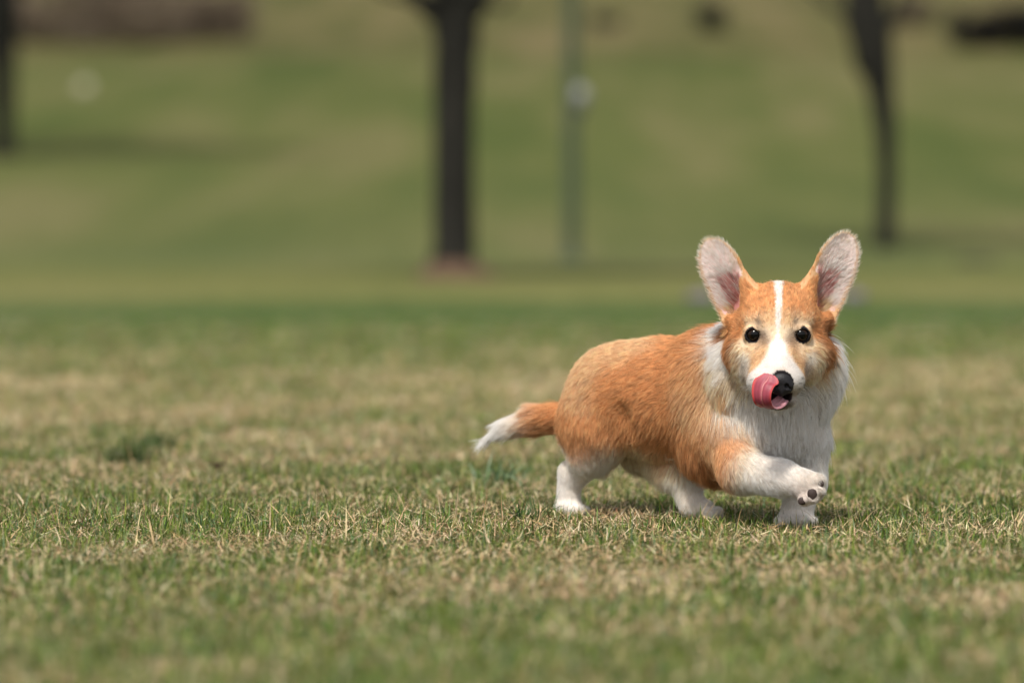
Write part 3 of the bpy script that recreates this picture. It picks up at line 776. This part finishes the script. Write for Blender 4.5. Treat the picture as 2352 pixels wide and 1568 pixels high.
# tongue: a broad leaf rolled out of the mouth and up over the lip to the nose
NZ = P(0, 0, 0)
path = [  # centre (px,py,dy), half-width vector end (px,py,dy) of the right rim and left rim
 # right rim            left rim
 ((1812, 919, -172), (1790, 905, -160)),
 ((1806, 927, -186), (1776, 916, -168)),
 ((1796, 934, -198), (1756, 932, -178)),
 ((1783, 936, -214), (1742, 930, -192)),
 ((1775, 928, -228), (1734, 924, -204)),
 ((1772, 914, -236), (1730, 914, -209)),
 ((1774, 900, -236), (1728, 900, -209)),
 ((1780, 888, -230), (1729, 884, -206)),
 ((1788, 882, -222), (1734, 871, -203)),
 ((1787, 872, -216), (1745, 864, -203)),
 ((1779, 863, -209), (1757, 857, -203)),
]
nu, nvv = 60, 25
Rr = np.array([P(*a[0]) for a in path]); Lr = np.array([P(*a[1]) for a in path])
tq = np.linspace(0, len(path)-1, nu)
def cr(A, t):
    i = np.clip(np.floor(t).astype(int), 0, len(A)-2); f = (t-i)[:, None]
    p0 = A[np.maximum(i-1, 0)]; p1 = A[i]; p2 = A[i+1]; p3 = A[np.minimum(i+2, len(A)-1)]
    return .5*((2*p1)+(-p0+p2)*f+(2*p0-5*p1+4*p2-p3)*f*f+(-p0+3*p1-3*p2+p3)*f**3)
Rc, Lc = cr(Rr, tq), cr(Lr, tq)
vv = np.linspace(-1, 1, nvv)
cen = (Rc+Lc)/2; hv = (Rc-Lc)/2
dT = np.gradient(cen, axis=0); nn = np.cross(hv, dT); nn /= np.linalg.norm(nn, axis=1)[:, None]
nn *= np.sign((nn @ np.array([0, -1, 0])))[:, None] if False else 1
ref = nn[30]; sgn = 1 if ref[1] < 0 else -1; nn = nn*sgn       # towards the viewer on the front face
amp = 5.0
bul = amp*(1-vv**2)-4.5*np.exp(-(vv/.07)**2)*.55+3.0*np.clip((np.abs(vv)-.8)/.2, 0, 1)**2
G = cen[:, None]+hv[:, None]*vv[None, :, None]+nn[:, None]*(bul[None, :, None])
front = G+nn[:, None]*0; edge = (np.abs(vv) > .99)
thick = (3.8*np.sqrt(np.clip(1-vv**4, 0, 1))+.6)[None, :, None]*np.clip(np.minimum(np.arange(nu)/3, (nu-1-np.arange(nu))/4), .12, 1)[:, None, None]
back = G-nn[:, None]*thick
TV = np.concatenate([front.reshape(-1, 3), back.reshape(-1, 3)])
i, j = np.meshgrid(np.arange(nu-1), np.arange(nvv-1), indexing='ij'); i = i.ravel(); j = j.ravel()
f1 = np.stack([i*nvv+j, i*nvv+j+1, (i+1)*nvv+j+1, (i+1)*nvv+j], 1); f2 = f1[:, ::-1]+nu*nvv
rim = []
o_ = nu*nvv
for a in range(nu-1):
    rim += [[a*nvv, (a+1)*nvv, (a+1)*nvv+o_, a*nvv+o_], [(a+1)*nvv+nvv-1, a*nvv+nvv-1, a*nvv+nvv-1+o_, (a+1)*nvv+nvv-1+o_]]
for b in range(nvv-1):
    rim += [[b+1, b, b+o_, b+1+o_], [(nu-1)*nvv+b, (nu-1)*nvv+b+1, (nu-1)*nvv+b+1+o_, (nu-1)*nvv+b+o_]]
red = np.array([.52, .055, .05]); mauve = np.array([.27, .048, .07]); pale = np.array([.52, .25, .28]); line = np.array([.58, .24, .23])
ve = np.clip((np.abs(vv)-.72)/.25, 0, 1)
tcol = mauve[None, None]*(1-ve[None, :, None])+red[None, None]*ve[None, :, None]
tipf = np.clip((np.arange(nu)-nu*.72)/(nu*.25), 0, 1)[:, None, None]
tcol = tcol*(1-.55*tipf)+(np.array([.55, .20, .22]))*.55*tipf
ln = np.exp(-(vv/.06)**2)[None, :, None]*.7
tcol = tcol*(1-ln)+line*ln
fib = 1+.10*np.sin(vv*60)[None, :, None]+rng.normal(0, .04, (nu, nvv, 1))
tcol = tcol*fib
bcol = np.broadcast_to(pale, tcol.shape)*(1+rng.normal(0, .03, (nu, nvv, 1)))
TC = np.concatenate([tcol.reshape(-1, 3), bcol.reshape(-1, 3)])
M_tongue = material('tongue_wet', rough=.46, spec=.22, attr='Col', Subsurface_Weight=.15, Subsurface_Scale=.002)
np_mesh('tongue', TV*S, [np.concatenate([f1, f2, np.array(rim)])], M_tongue, DOG, col=TC)

# whiskers
M_wh = material('whisker_hair', (.12, .10, .09), .4)
def strands(name, lines, rad, mat):
    cu = bpy.data.hair_curves.new(name); npt = 6; cu.add_curves([npt]*len(lines)); pts = []
    for a, b, c_ in lines:
        for t in np.linspace(0, 1, npt): pts.append((1-t)**2*a+2*t*(1-t)*b+t*t*c_)
    cu.attributes['position'].data.foreach_set('vector', (np.array(pts)*S).astype(np.float32).ravel())
    ra = cu.attributes.get('radius') or cu.attributes.new('radius', 'FLOAT', 'POINT')
    ra.data.foreach_set('value', np.tile(np.linspace(1, .2, npt)*rad*S, len(lines)).astype(np.float32))
    cu.materials.append(mat); o = bpy.data.objects.new(name, cu); sc.collection.objects.link(o); o.parent = DOG
wl = []
for s_, x0 in ((1, 1840), (-1, 1732)):
    for k in range(7):
        a = P(x0+rng.uniform(-6, 4)*s_, 872+k*6, -120)
        b = a+np.array([s_*rng.uniform(14, 26), rng.uniform(-5, 15), rng.uniform(-12, 6)]); c_ = b+np.array([s_*rng.uniform(2, 14), rng.uniform(0, 15), -rng.uniform(15, 50)])
        wl.append((a, b, c_))
strands('whiskers', wl, .35, M_wh)


# ================================================================== BACKGROUND
def at(px, py, d): return np.array([(px-1176)/FPX*d, d, CAM_H-(py-465)/FPX*d])
def bark_build(n, l, p):
    tc = n.new('ShaderNodeTexCoord'); mp = n.new('ShaderNodeMapping'); mp.inputs['Scale'].default_value = (14, 14, 2.5)
    t = n.new('ShaderNodeTexNoise'); t.inputs['Scale'].default_value = 1.6; t.inputs['Detail'].default_value = 7; t.inputs['Roughness'].default_value = .7
    l.new(tc.outputs['Object'], mp.inputs[0]); l.new(mp.outputs[0], t.inputs['Vector'])
    r = n.new('ShaderNodeValToRGB'); e = r.color_ramp.elements
    e[0].position = .3; e[0].color = (.006, .006, .005, 1); e[1].position = .72; e[1].color = (.034, .032, .026, 1)
    l.new(t.outputs['Fac'], r.inputs[0]); l.new(r.outputs[0], p.inputs['Base Color'])
    b = n.new('ShaderNodeBump'); b.inputs['Strength'].default_value = .8; b.inputs['Distance'].default_value = .02
    l.new(t.outputs['Fac'], b.inputs['Height']); l.new(b.outputs[0], p.inputs['Normal'])
M_bark = material('dark_bark', rough=.9, spec=.15, build=bark_build)
M_leaf = material('leaf_green', rough=.6, spec=.25, attr='Col', build=blade_build)

def tube(pts, rad, seg=14, rough=.06):
    pts = np.array(pts, float); n = len(pts); T = np.gradient(pts, axis=0); T /= np.linalg.norm(T, axis=1)[:, None]
    ref = np.array([0, 1.0, .1]) if abs(T[0][2]) > .6 else np.array([0, 0, 1.0])
    A = np.cross(T, ref); A /= np.linalg.norm(A, axis=1)[:, None]; B = np.cross(T, A)
    th = np.linspace(0, 2*math.pi, seg, endpoint=False)
    rr = np.array(rad)[:, None]*(1+rough*np.sin(3*th+1)[None]+rough*.7*rng.normal(0, 1, (n, seg)))
    V = pts[:, None]+A[:, None]*(np.cos(th)[None]*rr)[..., None]+B[:, None]*(np.sin(th)[None]*rr)[..., None]
    i, j = np.meshgrid(np.arange(n-1), np.arange(seg), indexing='ij'); i = i.ravel(); j = j.ravel(); j2 = (j+1) % seg
    return V.reshape(-1, 3), np.stack([i*seg+j, i*seg+j2, (i+1)*seg+j2, (i+1)*seg+j], 1)
def join(ps):
    Vs, Fs = [], []; o = 0
    for V, F in ps: Vs.append(V); Fs.append(F+o); o += len(V)
    return np.concatenate(Vs), np.concatenate(Fs)
def spline(cp, n):
    cp = np.array(cp, float); t = np.linspace(0, len(cp)-1, n); return cr(cp, t)
def leaves(centres, spread, n, size, tab):
    c = np.array(centres)[rng.integers(0, len(centres), n)]+rng.normal(0, 1, (n, 3))*np.array(spread)
    a = rng.normal(size=(n, 3)); a /= np.linalg.norm(a, axis=1)[:, None]; b = np.cross(a, rng.normal(size=(n, 3))); b /= np.linalg.norm(b, axis=1)[:, None]
    s = rng.uniform(.6, 1.3, n)[:, None]*size
    V = np.stack([c-a*s, c+b*s*.45, c+a*s, c-b*s*.45], 1).reshape(-1, 3)
    F = np.arange(n*4).reshape(n, 4); C = np.repeat(np.clip(pick(tab, n, .25), .005, .5), 4, axis=0)
    return V, F, C
LEAFT = np.array([[.030, .045, .018], [.045, .065, .022], [.06, .07, .03], [.05, .035, .02]])
def tree(label, trunk_cp, trunk_r, limbs, crown_c, spread, nleaf, size=.05, group='dark trees on the park lawn'):
    base = np.array(trunk_cp[0]); root = empty('tree', tuple(base)); tag(root, label, 'tree', group)
    loc = lambda a: np.array(a)-base
    pts = spline([loc(p) for p in trunk_cp], 26)
    rad = np.interp(np.linspace(0, 1, 26), np.linspace(0, 1, len(trunk_r)), trunk_r)
    V, F = tube(pts, rad); np_mesh('trunk', V, F, M_bark, root)
    ps = []
    tips = []
    for cp, r0 in limbs:
        q = spline([loc(p) for p in cp], 12); ps.append(tube(q, np.linspace(r0, r0*.25, 12), 8))
        tips_ok = q[-1][2]+base[2] > CAM_H+465/FPX*base[1]+.8
        for _ in range(5):
            k = rng.integers(4, 11); a = q[k]; d = rng.normal(0, .35, 3)+(q[-1]-q[0])*.3; d[2] = abs(d[2])*.7
            tw = spline([a, a+d*.5+rng.normal(0, .05, 3), a+d], 6); ps.append(tube(tw, np.linspace(r0*.3, .005, 6), 5)); tips += [tw[-1], tw[3]] if tips_ok else []
        tips += [q[-1], q[10]] if tips_ok else []
    V, F = join(ps); np_mesh('limbs', V, F, M_bark, root)
    V, F, C = leaves(tips+[loc(c) for c in crown_c], spread, nleaf, size, LEAFT); np_mesh('crown', V, F, M_leaf, root, smooth=False, col=C)
    return root
def limb_set(fork, n, rise, reach, r0, seed):
    r = np.random.default_rng(seed); out = []
    for k in range(n):
        a = k*6.283/n+r.uniform(-.3, .3); s = np.array(fork)+np.array([0, 0, r.uniform(-.1, .9)])
        e = s+np.array([math.cos(a)*reach*r.uniform(.7, 1.2), math.sin(a)*reach*r.uniform(.7, 1.2), rise*r.uniform(.7, 1.2)])
        out.append(([s, s*.6+e*.4+np.array([0, 0, -.15]), e], r0*r.uniform(.7, 1)))
    return out
# tree 1: centre left
d1 = 22.9; b1 = at(1040, 640, d1); b1[2] = -.02
fork1 = at(1045, -20, d1)
tree('thick dark tree trunk left of centre with a reddish bare earth ring at its foot',
     [b1, at(1046, 520, d1), at(1044, 300, d1), at(1048, 120, d1), fork1, at(1040, -300, d1), at(1050, -900, d1)],
     [.15, .125, .122, .122, .13, .13, .10, .07, .04],
     [([at(1038, 45, d1), at(985, 12, d1), at(945, -30, d1), at(870, -220, d1)], .10),
      ([at(1054, 45, d1), at(1092, 12, d1), at(1115, -30, d1), at(1180, -240, d1)], .10)]+limb_set(fork1+np.array([0, 0, 1.3]), 7, 1.7, 1.3, .05, 1),
     [b1+np.array([x, y, z]) for x, y, z in ((0, 0, 3.9), (.8, .3, 3.8), (-.8, -.2, 3.8), (0, -.6, 4.2), (.3, .6, 4.4))], (.32, .32, .28), 9000)
# earth ring
th = np.linspace(0, 6.283, 40, endpoint=False)
rv = [[0, 0, .10]]+[[math.cos(a)*r_*(1+.12*math.sin(3*a+r_*5)), math.sin(a)*r_*1.2, z] for r_, z in ((.12, .11), (.18, .07), (.24, .02), (.27, -.01)) for a in th]
rf = []
for k in range(3):
    for j in range(40): rf.append([1+k*40+j, 1+k*40+(j+1) % 40, 1+(k+1)*40+(j+1) % 40, 1+(k+1)*40+j])
def soil_build(n, l, p):
    t = n.new('ShaderNodeTexNoise'); t.inputs['Scale'].default_value = 25; t.inputs['Detail'].default_value = 6
    tc = n.new('ShaderNodeTexCoord'); l.new(tc.outputs['Object'], t.inputs['Vector'])
    r = n.new('ShaderNodeValToRGB'); e = r.color_ramp.elements
    e[0].position = .3; e[0].color = (.05, .032, .02, 1); e[1].position = .7; e[1].color = (.14, .09, .06, 1)
    l.new(t.outputs['Fac'], r.inputs[0]); l.new(r.outputs[0], p.inputs['Base Color'])
M_soil = material('bare_soil', rough=.95, spec=.1, build=soil_build)
so = np_mesh('soil_ring', np.array(rv), np.array(rf), M_soil); so.location = (b1[0], b1[1], 0)
tag(so, 'reddish bare earth mound around the foot of the thick trunk', 'soil')
# tree 2: right
d2 = 33.0; b2 = at(2033, 563, d2); b2[2] = float(ter(b2[0], b2[1]))-.02
fork2 = at(2005, 120, d2)
tree('slender leaning dark tree on the right, above the puppy\'s ear',
     [b2, at(2036, 430, d2), at(2035, 300, d2), at(2022, 190, d2), fork2, at(1990, 0, d2), at(1985, -300, d2), at(2000, -800, d2)],
     [.085, .08, .085, .11, .155, .19, .17, .11, .06],
     [([at(2012, 160, d2), at(1985, 90, d2), at(1962, 20, d2), at(1900, -150, d2)], .08), ([at(2012, 140, d2), at(2040, 60, d2), at(2075, -10, d2), at(2160, -160, d2)], .07),
      ([at(2000, 60, d2), at(1940, 40, d2), at(1880, -10, d2), at(1800, -80, d2)], .035)]+limb_set(fork2+np.array([0, 0, 1.8]), 7, 2.0, 1.6, .06, 2),
     [b2+np.array([x, y, z]) for x, y, z in ((0, 0, 4.4), (1.0, .3, 4.0), (-1.0, -.2, 4.0), (0, -.6, 5.0))], (.4, .4, .35), 9000)
# tree 3: left edge
d3 = 58.0; b3 = at(8, 340, d3); b3[2] = float(ter(b3[0], b3[1]))-.02
fork3 = at(5, -60, d3)
tree('dark tree trunk cut off by the left edge of the picture',
     [b3, at(8, 250, d3), at(6, 120, d3), at(4, 30, d3), fork3, at(0, -400, d3)],
     [.17, .17, .20, .27, .30, .20, .08], limb_set(fork3, 8, 2.6, 2.4, .09, 3)+[([at(4, 40, d3), at(40, -20, d3), at(110, -120, d3)], .08)],
     [b3+np.array([x, y, z]) for x, y, z in ((0, 0, 6), (1.6, .3, 5.4), (-1.6, -.2, 5.4), (0, -.8, 7))], (.6, .6, .5), 9000, .07)
# metal post with a round lamp
M_post = material('weathered_grey_green_paint', (.06, .08, .045), .6, spec=.4, Metallic=.2)
M_disc = material('pale_lamp_glass', (.27, .27, .26), .5, spec=.3)
M_disc2 = material('dark_bracket', (.05, .05, .06), .5)
dp = 29.6; bp = at(1313, 602, dp); bp[2] = float(ter(bp[0], bp[1]))
post = empty('lamp_post', tuple(bp)); tag(post, 'slim grey green metal post with a small pale globe on its side', 'post')
V, F = tube([[0, 0, 0], [0, 0, 1.2], [0, 0, 3.2]], [.058, .056, .05], 16, 0); np_mesh('pole', V, F, M_post, post)
V, F = tube([[0, 0, 0], [0, 0, .04], [0, 0, .05]], [.10, .10, .06], 16, 0); np_mesh('base_plate', V, F, M_post, post)
gp = at(1331, 222, dp)-bp
o = blob('globe', np.zeros(3), (.07/S, .07/S, .085/S), M_disc, post, 20); o.location = tuple(gp)
o = blob('bracket', np.zeros(3), (.055/S, .055/S, .035/S), M_disc2, post, 16); o.location = tuple(gp+np.array([0, 0, -.10]))
# hedge bank and shrubs far up the slope
def shrub(name, px, py, d, w_, h_, n, tab, label, cat='shrub', group=None, size=.05):
    b = at(px, py, d); b[2] = float(ter(b[0], b[1]))
    root = empty(name, tuple(b)); tag(root, label, cat, group)
    ps = []
    for k in range(12):
        e = np.array([rng.uniform(-.45, .45)*w_, rng.uniform(-.3, .3)*w_*.5, rng.uniform(.5, .95)*h_]); s0 = np.array([e[0]*.4, e[1]*.4, -.02])
        ps.append(tube(spline([s0, s0*.5+e*.5+np.array([0, 0, .05]), e], 6), np.linspace(.025, .006, 6), 6))
    V, F = join(ps); np_mesh('stems', V, F, M_bark, root)
    c = [[rng.uniform(-.5, .5)*w_*.85, rng.uniform(-.3, .3)*min(w_, 1.5)*.6, rng.uniform(.15, .8)*h_] for _ in range(max(10, int(w_*8)))]
    V, F, C = leaves(c, (.16*h_, .16*h_, .13*h_), n, size, tab); V[:, 2] = np.abs(V[:, 2]); np_mesh('crown', V, F, M_leaf, root, smooth=False, col=C)
DK = np.array([[.018, .016, .014], [.03, .025, .022], [.012, .012, .010]]); BR = np.array([[.078, .06, .042], [.06, .05, .036], [.10, .075, .05]])*2.7
def ypos(py, x=0):   # distance on the slope seen at picture height py
    yy = np.arange(30, 300, .5); z = ter(np.full_like(yy, x), yy); pp = 465-(z-CAM_H)*FPX/yy
    return float(yy[np.argmin(np.abs(pp-py))])
dh = ypos(92)
shrub('hedge', 160, 92, ypos(100, -14), 6.2, 2.0, 20000, BR, 'long bare brown hedge at the top left, left section', 'hedge', 'brown hedges at the top of the slope', .08)
shrub('hedge', 440, 92, ypos(96, -9), 3.6, 1.7, 12000, BR*.8, 'darker brown hedge at the top left, shorter right section', 'hedge', 'brown hedges at the top of the slope', .08)
shrub('shrub', 1392, 66, ypos(66, 2), 1.0, .45, 2500, DK*1.6, 'small dark brown shrub at the top just right of the post', group='dark shrubs at the top of the slope')
shrub('shrub', 1622, 70, ypos(76, 4), .9, .75, 3500, DK, 'dark rounded shrub at the top between the post and the right tree', group='dark shrubs at the top of the slope')
shrub('shrub', 2300, 110, ypos(112, 11), 3.4, 1.15, 13000, DK*.5, 'large black shrub in the top right corner', group='dark shrubs at the top of the slope')
shrub('shrub', 2100, 60, ypos(62, 9), 1.2, .8, 3500, BR*.7, 'greyish brown shrub beside the top of the leaning tree', group='dark shrubs at the top of the slope')
# small things on the far lawn
M_bright_spot = material('pale_bright_spot', (.36, .34, .24), .8); M_gstone = material('grey_stone', (.14, .12, .14), .8)
def stone(px, py, d, r, mat, label, zc=None):
    b = at(px, py, d); b[2] = float(ter(b[0], b[1]))
    def fn(U, X): return X*(1+.10*vnoise(U, 1.5, 41))[:, None]
    o = blob('stone', np.zeros(3), np.array(r)/S, mat, None, 20, fn=fn); o.location = (b[0], b[1], b[2]+r[2]*.5); tag(o, label, 'stone')
stone(195, 214, ypos(214, -8), (.15, .12, .15), M_bright_spot, 'small pale round stone added for a blurred bright spot on the slope at upper left')  # added pale blob, stands in for an out-of-focus glint
stone(1612, 693, 17.6, (.07, .06, .035), M_gstone, 'small greyish stone behind the puppy\'s head, left of its face')
stone(1962, 690, 17.7, (.06, .05, .035), M_gstone, 'small greyish stone behind the puppy\'s head, right of its ear')
M_mud = material('dark_mud', (.05, .045, .03), .9)
stone(2245, 612, ypos(600, 4) if False else 28.5, (.16, .1, .03), M_mud, 'low dark clod on the grass at the right edge')
